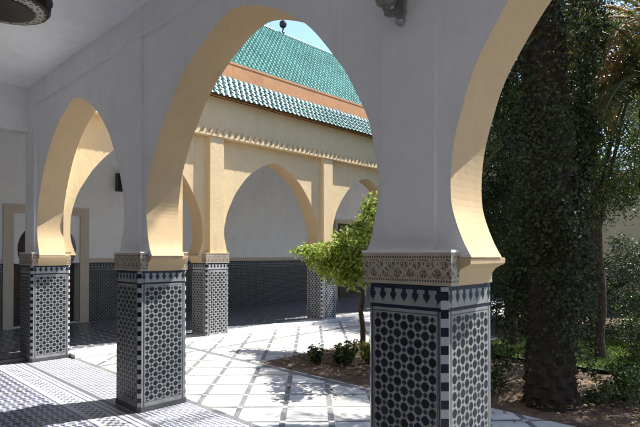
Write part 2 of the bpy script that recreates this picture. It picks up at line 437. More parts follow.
# ---------------------------------------------------------------- arch curve (horseshoe, pointed)
ARC = [(1.36, 1.58), (1.405, 1.66), (1.445, 1.77), (1.475, 1.90), (1.485, 2.05), (1.46, 2.22), (1.405, 2.42), (1.315, 2.62), (1.18, 2.84), (1.00, 3.06), (0.79, 3.26), (0.55, 3.42), (0.30, 3.538), (0.12, 3.598), (0, 3.614)]
def cr(p0, p1, p2, p3, t):
    return tuple(0.5*((2*b)+(-a+c)*t+(2*a-5*b+4*c-d)*t*t+(-a+3*b-3*c+d)*t**3) for a, b, c, d in zip(p0, p1, p2, p3))
def arch_pts(c, fw, fh):
    """left springing -> apex -> right springing; (pos, z)"""
    q = ARC; half = []
    for i in range(len(q)-1):
        p0 = q[max(i-1, 0)]; p3 = q[min(i+2, len(q)-1)]
        for k in range(4): half.append(cr(p0, q[i], q[i+1], p3, k/4))
    half.append(q[-1])
    half = [(w*fw, 1.58+(z-1.58)*fh) for w, z in half]
    half = [(w+(0.004*math.sin(7.3*z+c*5)+0.003*math.sin(17*z+c))*(1 if w > 0.05 else 0), z) for w, z in half]
    left = [(c-w, z) for w, z in half]; right = [(c+w, z) for w, z in half[:-1]][::-1]
    return left+right
def arcade_mesh(s0, s1, arches, zt, a0, a1, axis, mats, zb=1.58):
    """wall slab from s0..s1, between planes a0 (gallery side) and a1 (court side)"""
    def P(s, a, z): return (s, a, z) if axis == 'x' else (a, s, z)
    poly = [(s0, zb)]
    for (c, fw, fh) in arches: poly += arch_pts(c, fw, fh)
    poly += [(s1, zb), (s1, zt), (s0, zt)]
    tri = tessellate_polygon([[Vector((p[0], p[1], 0)) for p in poly]])
    mb = MB()
    for t in tri:
        mb.face([P(poly[i][0], a0, poly[i][1]) for i in t], 0)
        mb.face([P(poly[i][0], a1, poly[i][1]) for i in reversed(t)], 1)
    n = len(poly)
    for i in (n-1, n-2, n-3):
        p, q = poly[i], poly[(i+1) % n]
        mb.face([P(p[0], a0, p[1]), P(p[0], a1, p[1]), P(q[0], a1, q[1]), P(q[0], a0, q[1])], 1)
    # undersides of piers
    k = [(s0, arch_pts(*arches[0])[0][0])]+[(arch_pts(*arches[i])[-1][0], arch_pts(*arches[i+1])[0][0]) for i in range(len(arches)-1)]+[(arch_pts(*arches[-1])[-1][0], s1)]
    for u, w in k: mb.face([P(u, a0, zb), P(w, a0, zb), P(w, a1, zb), P(u, a1, zb)], 1)
    return mb
def soffit_mesh(arch, a0, a1, axis):
    def P(s, a, z): return (s, a, z) if axis == 'x' else (a, s, z)
    pts = arch_pts(*arch); mb = MB(); t = 0.004; c = arch[0]
    pin = []
    for (s, z) in pts:
        d = Vector((s-c, z-2.3)); d.normalize(); pin.append((s-d.x*t, z-d.y*t))
    nseg = 3; e0, e1 = (a0-0.0006, a1+0.0006) if a0 < a1 else (a0+0.0006, a1-0.0006)
    mid = len(pts)//2
    for i in range(len(pts)-1):
        p, q = pin[i], pin[i+1]
        for k in range(nseg):
            b0 = e0+(e1-e0)*k/nseg; b1 = e0+(e1-e0)*(k+1)/nseg
            mb.face([P(p[0], b0, p[1]), P(q[0], b0, q[1]), P(q[0], b1, q[1]), P(p[0], b1, p[1])], 0, None, True)
        p2, q2 = pts[i], pts[i+1]
        for ei, e in enumerate((e0, e1)): mb.face([P(p[0], e, p[1]), P(q[0], e, q[1]), P(q2[0], e, q2[1]), P(p2[0], e, p2[1])], 1+ei)
    return mb

# ---------------------------------------------------------------- grounds
mb = MB(); mb.face([(-60, -40, -0.05), (60, -40, -0.05), (60, 60, -0.05), (-60, 60, -0.05)]); struct(mb.build('ground', M['soil']))
mb = MB()
mb.face([(-6.64, 0.55, 0), (-2.0, 0.55, 0), (-2.0, 2.36, 0), (-6.64, 2.36, 0)])
mb.face([(-2.0, 0.55, 0), (8, 0.55, 0), (8, 2.64, 0), (-2.0, 2.64, 0)])
mb.face([(-6.64, 2.36, 0), (-4.45, 2.36, 0), (-4.45, 17, 0), (-6.64, 17, 0)])
mb.face([(-4.45, 4.7, 0), (-2.7, 4.7, 0), (-2.7, 7.0, 0), (-4.45, 7.0, 0)])
struct(mb.build('courtyard_pavement', M['marble']))
mb = MB(); mb.face([(-7.4, -2.95, 0.004), (7.5, -2.95, 0.004), (7.5, 0.55, 0.004), (-7.4, 0.55, 0.004)]); struct(mb.build('gallery_floor', M['gfloor']))
mb = MB(); mb.face([(-10.4, -2.95, 0.06), (-7.08, -2.95, 0.06), (-7.08, 16.5, 0.06), (-10.4, 16.5, 0.06)]); struct(mb.build('wing_floor', M['wfloor']))
mb = MB(); mb.box(-7.12, -6.655, 0.56, 16.5, -0.04, 0.065); struct(mb.build('wing_curb', M['curb'], bevel=0.006))
mb = MB(); mb.box(-7.10, -7.0, -2.95, 0.55, -0.04, 0.062); struct(mb.build('wing_floor_edge', M['darkstone'], bevel=0.004))
# ceilings
mb = MB(); mb.box(-7.2, 7.5, -2.95, 0.08, 4.14, 4.30); struct(mb.build('gallery_ceiling', M['ceil']))
mb = MB(); mb.box(-10.4, -7.13, -2.95, 16.5, 4.143, 4.32); struct(mb.build('wing_ceiling', M['ceil']))

# ---------------------------------------------------------------- near arcade wall
NI, NO = 0.08, 0.44
near_arches = [(-5.41, 0.97, 1), (-1.985, 1, 1), (1.465, 1, 1), (4.93, 1, 1)]
t = thing('arcade_wall', 'white plastered gallery wall of tall pointed horseshoe arches above the tiled pillars', 'arcade')
wall = arcade_mesh(-7.30, 7.5, near_arches, 4.60, NI, NO, 'x', None).build('wall', [M['white'], M['creamlight']], t)
for a in near_arches: soffit_mesh(a, NI, NO, 'x').build('arch_soffit', [M['cream'], M['white'], M['creamlight']], t)
piers = [(-7.30, -6.89), (-3.90, -3.54), (-0.455, -0.095), (3.03, 3.38), (6.50, 6.86)]
for x0, x1 in piers:
    mb = MB(); mb.box(x0, x1, NI-0.032, NI+0.01, 1.60, 3.84); mb.build('pilaster', M['white'], t, bevel=0.006)
    mb = MB(); mb.box(x0, x1, NO-0.01, NO+0.10, 1.60, 3.84); mb.build('pilaster', M['creamlight'], t, bevel=0.006)
mb = MB(); mb.box(-7.30, 7.5, NI-0.035, NI+0.01, 3.84, 4.14); mb.build('upper_band', M['white'], t, bevel=0.005)
mb = MB(); mb.box(-6.6, 7.5, NO-0.01, NO+0.11, 3.84, 4.60); mb.build('outer_band', M['creamlight'], t)
# ---------------------------------------------------------------- pillars
def pillar(name, label, x0, x1, y0, y1, axis, zb, group, zm, top=1.425, lat=(True, True)):
    """axis 'x': arcade runs along x (jambs face +-x). corbels face along the axis"""
    cx, cy = (x0+x1)/2, (y0+y1)/2; w, d = (x1-x0)/2, (y1-y0)/2; c = 0.030
    o = thing(name, label, 'pillar', (cx, cy, zb), group)
    z0 = zb*0-zb; zt = top-zb
    def mk(off=0.0, za=0.0, zbb=1.0, cc=c):
        W_, D_ = w+off, d+off
        return [(-W_+cc, -D_), (W_-cc, -D_), (W_, -D_+cc), (W_, D_-cc), (W_-cc, D_), (-W_+cc, D_), (-W_, D_-cc), (-W_, -D_+cc)]
    ring = mk(); sh = MB()
    for i in (0, 2, 4, 6):
        a, b = ring[i], ring[(i+1) % 8]; L = math.dist(a, b)/2
        sh.face([(a[0], a[1], 0), (b[0], b[1], 0), (b[0], b[1], zt), (a[0], a[1], zt)], 0, [(-L, zb), (L, zb), (L, top), (-L, top)])
    sh.face([(p[0], p[1], zt) for p in ring], 0, [(5, 0.5)]*8)
    sh.build('tiled_shaft', zm, o)
    for i in (1, 3, 5, 7):
        a, b = ring[i], ring[(i+1) % 8]; e = MB()
        nx, ny = (a[0]+b[0]), (a[1]+b[1]); l = math.hypot(nx, ny); nx, ny = nx/l*0.002, ny/l*0.002
        e.face([(a[0]+nx, a[1]+ny, 0.05), (b[0]+nx, b[1]+ny, 0.05), (b[0]+nx, b[1]+ny, zt-0.002), (a[0]+nx, a[1]+ny, zt-0.002)], 0, [(0, 0), (0.05, 0), (0.05, zt), (0, zt)])
        e.build('checkered_edge', M['checker'], o)
    pr = mk(0.008, cc=0.03); pl = MB()
    for i in range(8):
        a, b = pr[i], pr[(i+1) % 8]
        pl.face([(a[0], a[1], -0.03), (b[0], b[1], -0.03), (b[0], b[1], 0.055), (a[0], a[1], 0.055)])
    pl.face([(p[0], p[1], 0.055) for p in pr]); pl.build('plinth', M['darkstone'], o)
    # core of the capital
    if axis == 'x': hw, hd, na, nb = w, d, NI-cy, NO-cy
    else: hw, hd = d, w
    cb = MB()
    if axis == 'x': cb.box(-w, w, NI-cy+0.002, NO-cy-0.002, zt, 1.579-zb)
    else: cb.box(WO-cx+0.002, WI-cx-0.002, -d, d, zt, 1.579-zb)
    cb.build('capital_core', M['cream'], o)
    # corbels: S profile
    prof = [(0, 0.002), (0.012, 0.006), (0.016, 0.03), (0.026, 0.062), (0.048, 0.092), (0.078, 0.108), (0.094, 0.114), (0.104, 0.122), (0.106, 0.150), (0.098, 0.153), (0, 0.153)]
    for sgn in (-1, 1):
        m_ = MB()
        if axis == 'x': b0, b1 = NI-cy-0.004, NO-cy+0.055; f = lambda p, q: (sgn*(w+p[0]-0.001), q, zt+p[1])
        else: b0, b1 = WO-cx-0.02, WI-cx+0.004; f = lambda p, q: (q, sgn*(d+p[0]-0.001), zt+p[1])
        for i in range(len(prof)-1):
            m_.face([f(prof[i], b0), f(prof[i+1], b0), f(prof[i+1], b1), f(prof[i], b1)], 0, None, 2 <= i <= 6)
        m_.face([f(p, b0) for p in prof]); m_.face([f(p, b1) for p in prof][::-1])
        m_.build('corbel', M['cream'], o)
    # carved stucco panels with a small cap, on the two broad sides
    for k, sgn in enumerate((-1, 1)):
        if not lat[k]: continue
        p = MB(); h0, h1 = zt+0.004, 1.608-zb
        if axis == 'x':
            ya = sgn*d+(-0.004*-sgn*-1); yi = (NI-cy) if sgn < 0 else (NO-cy); yo = sgn*(d+0.004)
            X0, X1 = (-w-0.03, w+0.035) if sgn < 0 else (-w+0.004, w-0.004)
            q = [(X0, yo), (X1, yo), (X1, yi), (X0, yi)]
        else:
            xo = sgn*(w+0.004); xi = (WO-cx) if sgn < 0 else (WI-cx)
            q = [(xo, -d-0.008), (xo, d+0.008), (xi, d+0.008), (xi, -d-0.008)]
        L = math.dist(q[0], q[1])/2; Z = 1.608-zb-h0
        for i in range(4):
            a, b = q[i], q[(i+1) % 4]; l = math.dist(a, b)/2
            p.face([(a[0], a[1], h0), (b[0], b[1], h0), (b[0], b[1], h1), (a[0], a[1], h1)], 0, [(-l, 0), (l, 0), (l, 0.178), (-l, 0.178)])
        p.face([(a[0], a[1], h0) for a in q], 0, [(0, 0.01)]*4)
        pp = p.build('carved_panel', M['carved'], o)
        cp = MB(); xs = [a[0] for a in q]; ys = [a[1] for a in q]
        cp.box(min(xs)-0.004, max(xs)+0.004, min(ys)-(0.004 if True else 0), max(ys)+0.004, h1, h1+0.014)
        cp.build('cap_moulding', M['white'] if (axis == 'x' and sgn < 0) else M['creamlight'], pp, bevel=0.004)
    return o
WI, WO = -6.83, -7.19     # wing wall: court face, gallery face
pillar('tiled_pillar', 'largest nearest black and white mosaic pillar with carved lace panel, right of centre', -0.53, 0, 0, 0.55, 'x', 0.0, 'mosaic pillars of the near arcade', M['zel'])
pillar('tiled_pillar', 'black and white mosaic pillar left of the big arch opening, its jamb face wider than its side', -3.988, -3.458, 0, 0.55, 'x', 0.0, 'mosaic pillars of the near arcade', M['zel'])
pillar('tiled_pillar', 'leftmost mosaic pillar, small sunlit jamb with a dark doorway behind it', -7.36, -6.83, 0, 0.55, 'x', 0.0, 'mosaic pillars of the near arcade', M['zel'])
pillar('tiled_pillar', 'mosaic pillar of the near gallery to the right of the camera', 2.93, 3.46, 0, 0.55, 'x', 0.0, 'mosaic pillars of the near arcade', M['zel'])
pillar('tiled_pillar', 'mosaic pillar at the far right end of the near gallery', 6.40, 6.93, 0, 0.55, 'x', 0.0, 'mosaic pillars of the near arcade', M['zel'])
wl = ['mosaic pillar across the courtyard with its cream capital, left of the wide grey arch opening',
      'mosaic pillar across the courtyard just left of the orange tree trunk',
      'mosaic pillar across the courtyard behind the orange tree', 'mosaic pillar far down the opposite gallery', 'last mosaic pillar at the end of the opposite gallery']
wy = [2.91, 6.01, 9.11, 12.21, 15.31]
for y0, lb in zip(wy, wl):
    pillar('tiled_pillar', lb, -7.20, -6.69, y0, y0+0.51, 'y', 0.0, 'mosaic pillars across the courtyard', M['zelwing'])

# ---------------------------------------------------------------- roof tiles
def tiles(o, along, down, L, S, pitch, course, r, nres=8):
    along = Vector(along).normalized(); down = Vector(down).normalized(); nrm = along.cross(down)
    if nrm.z < 0: nrm = -nrm
    o = Vector(o); mb = MB(); ncol = int(L/pitch); ncr = max(1, int(round(S/course))); course = S/ncr
    def h(f):
        if f < 0.44: return r*math.sin(math.pi*f/0.44)
        return -0.35*r*math.sin(math.pi*(f-0.44)/0.56)
    fr = [0, .06, .13, .22, .31, .38, .44, .62, .82, 1.0]
    for c in range(ncol):
        jit = random.uniform(-0.006, 0.006)
        for k in range(ncr):
            d0 = k*course+jit; d1 = (k+1)*course+jit; j2 = random.uniform(-0.003, 0.003)
            lift1 = 0.016+j2
            for i in range(len(fr)-1):
                f0, f1 = fr[i], fr[i+1]; cover = f1 <= 0.441; tp = 1.0 if cover else 1.0
                def P(f, d, e):
                    sp = (f-0.22)*(1.0+0.10*(1 if e else -1)) + 0.22 if cover else f
                    return o+along*((c+sp)*pitch)+down*d+nrm*(h(f)+(lift1 if e else 0.0))
                i0 = len(mb.v)
                mb.face([P(f0, d0, 0), P(f1, d0, 0), P(f1, d1, 1), P(f0, d1, 1)], 0 if cover else 1, None, True)
                a, b = P(f0, d1, 1), P(f1, d1, 1)
                mb.face([a, b, b-nrm*0.02, a-nrm*0.02], 2)
    return mb
# ---------------------------------------------------------------- wing across the courtyard
t = thing('courtyard_wing', 'cream arcaded wing across the courtyard with toothed frieze and green glazed tile roof', 'building')
wing_arches = [(1.73, 0.806, 0.965)]+[(a, 0.885, 0.965) for a in (4.715, 7.815, 10.915, 14.015)]
arcade_mesh(0.442, 16.5, wing_arches, 4.62, WO, WI, 'y', None).build('wall', [M['white'], M['creamlight']], t)
for a in wing_arches: soffit_mesh(a, WO, WI, 'y').build('arch_soffit', [M['cream'], M['white'], M['creamlight']], t)
PF = WI+0.108
for y0 in wy:
    mb = MB(); mb.box(WI-0.01, PF, y0+0.10, y0+0.41, 1.60, 3.84); mb.build('pilaster', M['creamlight'], t, bevel=0.006)
mb = MB(); mb.box(WI-0.01, PF-0.03, 0.442, 16.5, 3.842, 4.60); mb.build('upper_wall', M['creamlight'], t)
# toothed frieze
mb = MB(); mb.box(WI, PF+0.03, 0.542, 16.5, 3.835, 3.875)
y = 0.56
while y < 16.3:
    yc = y+0.05; xf = PF+0.028; xb = PF-0.032
    for (w0, z0, w1, z1) in ((0.046, 3.875, 0.046, 3.905), (0.046, 3.905, 0.028, 3.955), (0.028, 3.955, 0.006, 4.0)):
        mb.face([(xf, yc-w0, z0), (xf, yc+w0, z0), (xf, yc+w1, z1), (xf, yc-w1, z1)])
        mb.face([(xb, yc-w0, z0), (xf, yc-w0, z0), (xf, yc-w1, z1), (xb, yc-w1, z1)])
        mb.face([(xf, yc+w0, z0), (xb, yc+w0, z0), (xb, yc+w1, z1), (xf, yc+w1, z1)])
    y += 0.152
mb.build('toothed_frieze', M['creamlight'], t)
# eave skirt of tiles
E0 = Vector((-6.70, 0.5, 5.03)); E1 = Vector((-6.54, 0.5, 4.60)); dn = E1-E0
tiles(E0, (0, 1, 0), dn, 16, dn.length, 0.13, 0.092, 0.026).build('eave_tiles', [M['tile_p'], M['tile_d'], M['tile_d']], t)
mb = MB()
mb.face([(-6.72, 0.45, 5.0), (-6.72, 16.5, 5.0), (-6.575, 16.5, 4.63), (-6.575, 0.45, 4.63)])
mb.face([(-6.575, 0.45, 4.63), (-6.575, 16.5, 4.63), (-6.74, 16.5, 4.63), (-6.74, 0.45, 4.63)])
mb.build('eave_board', M['wood'], t)
# parapet band
mb = MB(); mb.box(-7.0, -6.72, -3.2, 16.5, 4.62, 5.32); mb.build('parapet', M['salmon'], t, bevel=0.01)
mb = MB(); mb.box(-7.02, -6.712, -3.2, 16.5, 5.32, 5.36); mb.build('parapet_coping', M['salmon'], t, bevel=0.01)
# main roof
R0 = Vector((-8.65, -3.0, 7.44)); R1 = Vector((-6.97, -3.0, 5.44)); dn = R1-R0
rf = tiles(R0, (0, 1, 0), dn, 19.5, dn.length, 0.115, 0.15, 0.028).build('roof', [M['tile_g'], M['tile_r'], M['tile_g']], t)
mb = MB(); mb.face([R0, R0+Vector((0, 19.5, 0)), R1+Vector((0, 19.5, -0.03)), R1+Vector((0, 0, -0.03))])
mb.face([R0, R0+Vector((0, 19.5, 0)), (-10.6, 16.5, 5.5), (-10.6, -3.0, 5.5)])
mb.face([(-6.99, -3, 5.36), (-6.99, -3, 4.3), (-10.6, -3, 4.3), (-10.6, -3, 5.5), R0])
mb.face([(-10.6, 16.5, 5.5), (-10.6, -3, 5.5), (-10.6, -3, 4.3), (-10.6, 16.5, 4.3)])
mb.face([(-6.99, 16.5, 5.36), (-6.99, 16.5, 4.3), (-10.6, 16.5, 4.3), (-10.6, 16.5, 5.5), R0+Vector((0, 19.5, 0))])
mb.build('roof_deck', M['tile_d'], t)
mb = MB(); mb.tube([(-8.65, -3.0+i*0.5, 7.45+random.uniform(-.004, .004)) for i in range(40)], 0.035, 10); mb.build('ridge_tiles', M['tile_r'], rf)
tf = thing('roof_finial', 'small dark ball finial on a rod standing on the green roof ridge', 'finial', (-8.65, 6.56, 7.49))
mb = MB(); mb.lathe((0, 0, 0), [(0.05, 0), (0.035, 0.03), (0.022, 0.06), (0.022, 0.16)], 12); mb.build('rod', M['bronze'], tf)
mb = MB(); mb.lathe((0, 0, 0.23), [(0.0, -0.10), (0.05, -0.09), (0.09, -0.055), (0.10, 0.0), (0.09, 0.055), (0.05, 0.09), (0.02, 0.105), (0.012, 0.14), (0, 0.15)], 16); mb.build('ball', M['bronze'], tf)

# near gallery roof (seen from the court side)
t = thing('gallery_roof', 'green tiled lean-to roof over the near gallery', 'roof')
mb = MB(); mb.box(-6.6, 7.5, -2.95, 0.44, 4.602, 4.70); mb.build('roof_slab', M['creamlight'], t)
E0 = Vector((-6.2, 0.60, 5.02)); E1 = Vector((-6.2, 0.74, 4.59)); dn = E1-E0
tiles(E0, (1, 0, 0), dn, 13.7, dn.length, 0.13, 0.092, 0.026).build('eave_tiles', [M['tile_p'], M['tile_d'], M['tile_d']], t)
mb = MB(); mb.box(-6.6, 7.5, 0.30, 0.575, 4.702, 5.45); mb.build('parapet', M['salmon'], t)

# ---------------------------------------------------------------- back walls
def dado(mb, pts, z0, z1):
    a, b = pts; L = math.dist(a, b); mb.face([(a[0], a[1], z0), (b[0], b[1], z0), (b[0], b[1], z1), (a[0], a[1], z1)], 0, [(0, z0), (L, z0), (L, z1), (0, z1)])
BX = -10.4
D0, D1, DC = 0.70, 2.02, 1.36          # doorway in the end wall
t = thing('end_wall', 'white back wall with black and white mosaic dado and a beige framed horseshoe doorway', 'wall')
# horseshoe opening polygon
def door_pts():
    pts = [(D0, 0.06), (D0, 1.40), (DC-0.50, 1.40)]
    for k in range(25):
        a = math.radians(212-(244*k/24)); pts.append((DC+0.585*math.cos(a), 1.70+0.60*math.sin(a)))
    return pts+[(DC+0.50, 1.40), (D1, 1.40), (D1, 0.06)]
op = door_pts()
poly = [(-2.95, 0.06)]+op+[(16.5, 0.06), (16.5, 4.2), (-2.95, 4.2)]
tri = tessellate_polygon([[Vector((p[0], p[1], 0)) for p in poly]]); mb = MB()
for f in tri: mb.face([(BX, poly[i][0], poly[i][1]) for i in f])
for p, q in zip(op[:-1], op[1:]): mb.face([(BX, p[0], p[1]), (BX, q[0], q[1]), (BX-0.35, q[0], q[1]), (BX-0.35, p[0], p[1])])
mb.build('plaster', M['white'], t)
mb = MB()
for y0, y1 in ((-2.9, D0-0.16), (D1+0.16, 10.45), (12.15, 16.4)):
    dado(mb, ((BX+0.02, y0), (BX+0.02, y1)), 0.06, 1.40)
    mb.face([(BX, y0, 1.40), (BX+0.02, y0, 1.40), (BX+0.02, y1, 1.40), (BX, y1, 1.40)], 0)
    for yy in (y0, y1): mb.face([(BX, yy, 0.06), (BX+0.02, yy, 0.06), (BX+0.02, yy, 1.40), (BX, yy, 1.40)], 0)
mb.build('mosaic_dado', M['dado'], t)
mb = MB()
for y0, y1 in ((-2.9, D0-0.16), (D1+0.16, 10.45)): mb.box(BX, BX+0.025, y0, y1, 1.403, 1.50)
mb.build('stucco_band', M['beigeframe'], t)
mb = MB()
mb.box(BX, BX+0.04, D0-0.19, D0, 0.06, 2.62); mb.box(BX, BX+0.04, D1, D1+0.19, 0.06, 2.62); mb.box(BX, BX+0.04, D0, D1, 2.45, 2.62)
mb.build('door_frame', M['beigeframe'], t, bevel=0.006)
mb = MB(); mb.box(BX-0.36, BX-0.33, D0-0.1, D1+0.1, 0.06, 2.5)
for k in range(6): mb.box(BX-0.33, BX-0.315, D0+0.05+k*0.21, D0+0.21+k*0.21, 0.15, 2.2)
mb.build('door', M['wood'], t, bevel=0.004)
t = thing('wooden_door', 'dark brown wooden double door in the wing back wall behind the orange tree trunk', 'door', (BX, 11.3, 0.06))
for s in (-1, 1):
    mb = MB(); mb.box(0.0, 0.06, min(0.01*s, 0.72*s), max(0.01*s, 0.72*s), 0, 2.6)
    for zz in (0.15, 0.95, 1.75): mb.box(0.06, 0.075, min(0.1*s, 0.63*s), max(0.1*s, 0.63*s), zz, zz+0.7)
    mb.build('leaf', M['wood'], t, bevel=0.004)
mb = MB(); mb.box(0, 0.09, -0.84, -0.73, 0, 2.7); mb.box(0, 0.09, 0.73, 0.84, 0, 2.7); mb.box(0, 0.09, -0.73, 0.73, 2.6, 2.7); mb.build('frame', M['beigeframe'], t)

arcade = (thing('gallery_back_wall', 'white plastered long back wall of the near gallery with mosaic dado', 'wall'))
mb = MB(); mb.box(BX, 7.5, -3.25, -2.95, 0, 4.6); mb.build('plaster', M['white'], arcade)
mb = MB(); dado(mb, ((-10.3, -2.93), (7.5, -2.93)), 0.0, 1.40); mb.build('mosaic_dado', M['dado'], arcade)
t = thing('gallery_side_wall', 'white plastered wall closing the right end of the near gallery', 'wall')
mb = MB(); mb.box(7.5, 7.8, -3.25, 0.44, 0, 4.6); mb.build('plaster', M['white'], t)
# transverse beam
t = MB(); t.box(-7.45, -7.20, -2.95, 0.045, 3.47, 4.139); tag(t.build('ceiling_beam', M['white'], bevel=0.006), 'white plastered beam crossing the gallery under the ceiling at the left', 'beam')

# ---------------------------------------------------------------- wall speaker
t = thing('wall_speaker', 'small black loudspeaker box high on the white wall seen through the left arch', 'speaker', (BX+0.02, 2.87, 3.28))
mb = MB(); mb.box(0.04, 0.18, -0.075, 0.075, -0.21, 0.21); mb.build('cabinet', M['black'], t, bevel=0.012)
mb = MB(); mb.box(0.181, 0.188, -0.06, 0.06, -0.19, 0.19); mb.build('grille', M['bronze'], t)
mb = MB(); mb.box(-0.02, 0.06, -0.02, 0.02, -0.03, 0.03); mb.build('bracket', M['greymetal'], t)

# ---------------------------------------------------------------- hanging lantern
LX, LY, LZ = -2.42, -1.47, 3.20
t = thing('hanging_lantern', 'dark metal lantern with pierced ornament hanging from the gallery ceiling at top left', 'lantern', (LX, LY, LZ))
mb = MB(); mb.lathe((0, 0, 0), [(0, -0.004), (0.10, -0.002), (0.185, 0.004), (0.192, 0.010)], 20, rot=R(10)); mb.build('base_dish', M['bronze'], t)
mb = MB(); mb.lathe((0, 0, 0.0), [(0.192, 0.010), (0.262, 0.020)], 20, uvs=True, rot=R(10)); mb.v = [v_ for v_ in mb.v]
uu = []
for k, (f_) in enumerate(mb.f): a0 = 2*math.pi*k/20*0.23; a1 = 2*math.pi*(k+1)/20*0.23; uu += [(a0, 0), (a1, 0), (a1, 0.07), (a0, 0.07)]
mb.uv = uu; mb.build('pierced_band', M['pierced'], t)
mb = MB(); mb.lathe((0, 0, 0.0), [(0.262, 0.020), (0.280, 0.028), (0.290, 0.045), (0.296, 0.104)], 20, rot=R(10)); mb.build('rim_band', M['bronze'], t)
mb = MB(); mb.lathe((0, 0, 0.0), [(0.300, 0.104), (0.303, 0.125), (0.29, 0.14), (0.24, 0.17), (0.225, 0.20)], 16, smooth=False, rot=R(10)); mb.build('rim', M['bronze'], t)
gl = MB(); gl.lathe((0, 0, 0), [(0.22, 0.20), (0.17, 0.46)], 8, smooth=False, rot=R(10)); gl.build('glass', M['glass'], t)
mb = MB()
for k in range(8):
    a = R(10)+k*math.pi/4; mb.tube([(0.222*math.cos(a), 0.222*math.sin(a), 0.20), (0.172*math.cos(a), 0.172*math.sin(a), 0.47)], 0.009, 6)
mb.build('frame', M['bronze'], t)
mb = MB(); mb.lathe((0, 0, 0), [(0.21, 0.465), (0.20, 0.49), (0.12, 0.56), (0.08, 0.66), (0.03, 0.70), (0.012, 0.72), (0.012, 1.0)], 8, smooth=False, rot=R(10)); mb.build('crown', M['bronze'], t)
mb = MB(); mb.lathe((0, 0, 0), [(0.012, 0.98), (0.07, 0.985), (0.07, 1.008)], 12); mb.build('ceiling_rose', M['bronze'], t)

# ---------------------------------------------------------------- wall lantern on the big pillar
t = thing('wall_lantern', 'grey metal wall lantern on a bracket above the nearest pillar', 'lantern', (-0.31, 0.045, 3.05))
mb = MB(); pz = [(-0.055, 0.26), (0.055, 0.26), (0.055, 0.03), (0.035, -0.02), (0.04, -0.06), (0.015, -0.10), (-0.015, -0.10), (-0.04, -0.06), (-0.035, -0.02), (-0.055, 0.03)]
mb.face([(x, -0.012, z) for x, z in pz])
for (xa, za), (xb, zb_) in zip(pz, pz[1:]+pz[:1]): mb.face([(xa, -0.012, za), (xb, -0.012, zb_), (xb, 0.004, zb_), (xa, 0.004, za)])
mb.lathe((0, -0.006, -0.10), [(0, -0.03), (0.02, -0.02), (0.035, 0.0)], 10); mb.build('tapered_plate', M['plategrey'], t)  # flat tapered plate ending in a drop, grey near the wall tone
mb = MB()
mb.tube([(0, -0.01, 0.02), (0, -0.05, -0.055), (0, -0.10, -0.085), (0, -0.14, -0.095), (0, -0.15, -0.08)], [0.018, 0.022, 0.022, 0.020, 0.016], 8)
mb.tube([(0, -0.01, 0.10), (0, -0.05, 0.07), (0, -0.08, 0.03), (0, -0.06, 0.0), (0, -0.04, 0.02)], 0.008, 8)
mb.build('scroll_arm', M['greymetal'], t)
mb = MB(); mb.lathe((-0.0, -0.15, -0.06), [(0.0, -0.03), (0.018, -0.022), (0.03, 0.0), (0.062, 0.02), (0.068, 0.035), (0.066, 0.045)], 6, smooth=False); mb.build('base_cup', M['greymetal'], t)
mb = MB(); mb.lathe((0, -0.15, -0.06), [(0.060, 0.045), (0.095, 0.30)], 6, smooth=False); mb.build('glass', M['glass'], t)
mb = MB()
for k in range(6):
    a = k*math.pi/3; mb.tube([(0.062*math.cos(a), -0.15+0.062*math.sin(a), -0.015), (0.098*math.cos(a), -0.15+0.098*math.sin(a), 0.24)], 0.006, 5)
mb.lathe((0, -0.15, -0.06), [(0.11, 0.30), (0.11, 0.315), (0.05, 0.38), (0.02, 0.41), (0.0, 0.45)], 6, smooth=False); mb.build('cage', M['greymetal'], t)

# ---------------------------------------------------------------- vegetation
def leafmesh(name, P, N, size, mat, parent=None, aspect=2.2, jit=0.6, seed=0, droop=0.0):
    rng = np.random.default_rng(seed); n = len(P)
    N = N+rng.normal(0, jit, (n, 3)); N /= np.linalg.norm(N, axis=1)[:, None]+1e-9
    T = rng.normal(0, 1, (n, 3)); T[:, 2] -= droop; T -= (T*N).sum(1)[:, None]*N; T /= np.linalg.norm(T, axis=1)[:, None]+1e-9
    B = np.cross(N, T); s = size*rng.uniform(0.6, 1.3, n)[:, None]; wd = s/aspect/1.0
    fold = N*wd*0.35
    a = P-T*s*0.5; c = P+T*s*0.5; b = P+B*wd*0.5+fold-T*s*0.08; d = P-B*wd*0.5+fold-T*s*0.08
    V = np.stack([a, b, c, d], 1).reshape(-1, 3)
    me = bpy.data.meshes.new(name); me.vertices.add(4*n); me.vertices.foreach_set('co', V.ravel().astype(np.float32))
    idx = np.arange(n)[:, None]*4+np.array([0, 1, 2, 0, 2, 3]); me.loops.add(6*n); me.loops.foreach_set('vertex_index', idx.ravel().astype(np.int32))
    me.polygons.add(2*n); me.polygons.foreach_set('loop_start', np.arange(0, 6*n, 3, dtype=np.int32)); me.polygons.foreach_set('loop_total', np.full(2*n, 3, dtype=np.int32))
    me.materials.append(mat); me.update(calc_edges=True); me.validate()
    o = bpy.data.objects.new(name, me); COL.objects.link(o)
    if parent is not None: o.parent = parent
    return o
def clump_points(clumps, dens, seed, shell=0.5):
    rng = np.random.default_rng(seed); PP = []; NN = []
    for (c, r) in clumps:
        c = np.array(c, float); r = np.array(r if hasattr(r, '__len__') else (r, r, r), float)
        n = max(8, int(dens*(r[0]*r[1]+r[1]*r[2]+r[0]*r[2])/3))
        d = rng.normal(0, 1, (n, 3)); d /= np.linalg.norm(d, axis=1)[:, None]
        rad = rng.uniform(0, 1, n)**shell
        PP.append(c+d*rad[:, None]*r*(1+0.15*rng.normal(0, 1, n))[:, None]); NN.append(d*0.8+np.array([0, 0, 0.5]))
    return np.concatenate(PP), np.concatenate(NN)
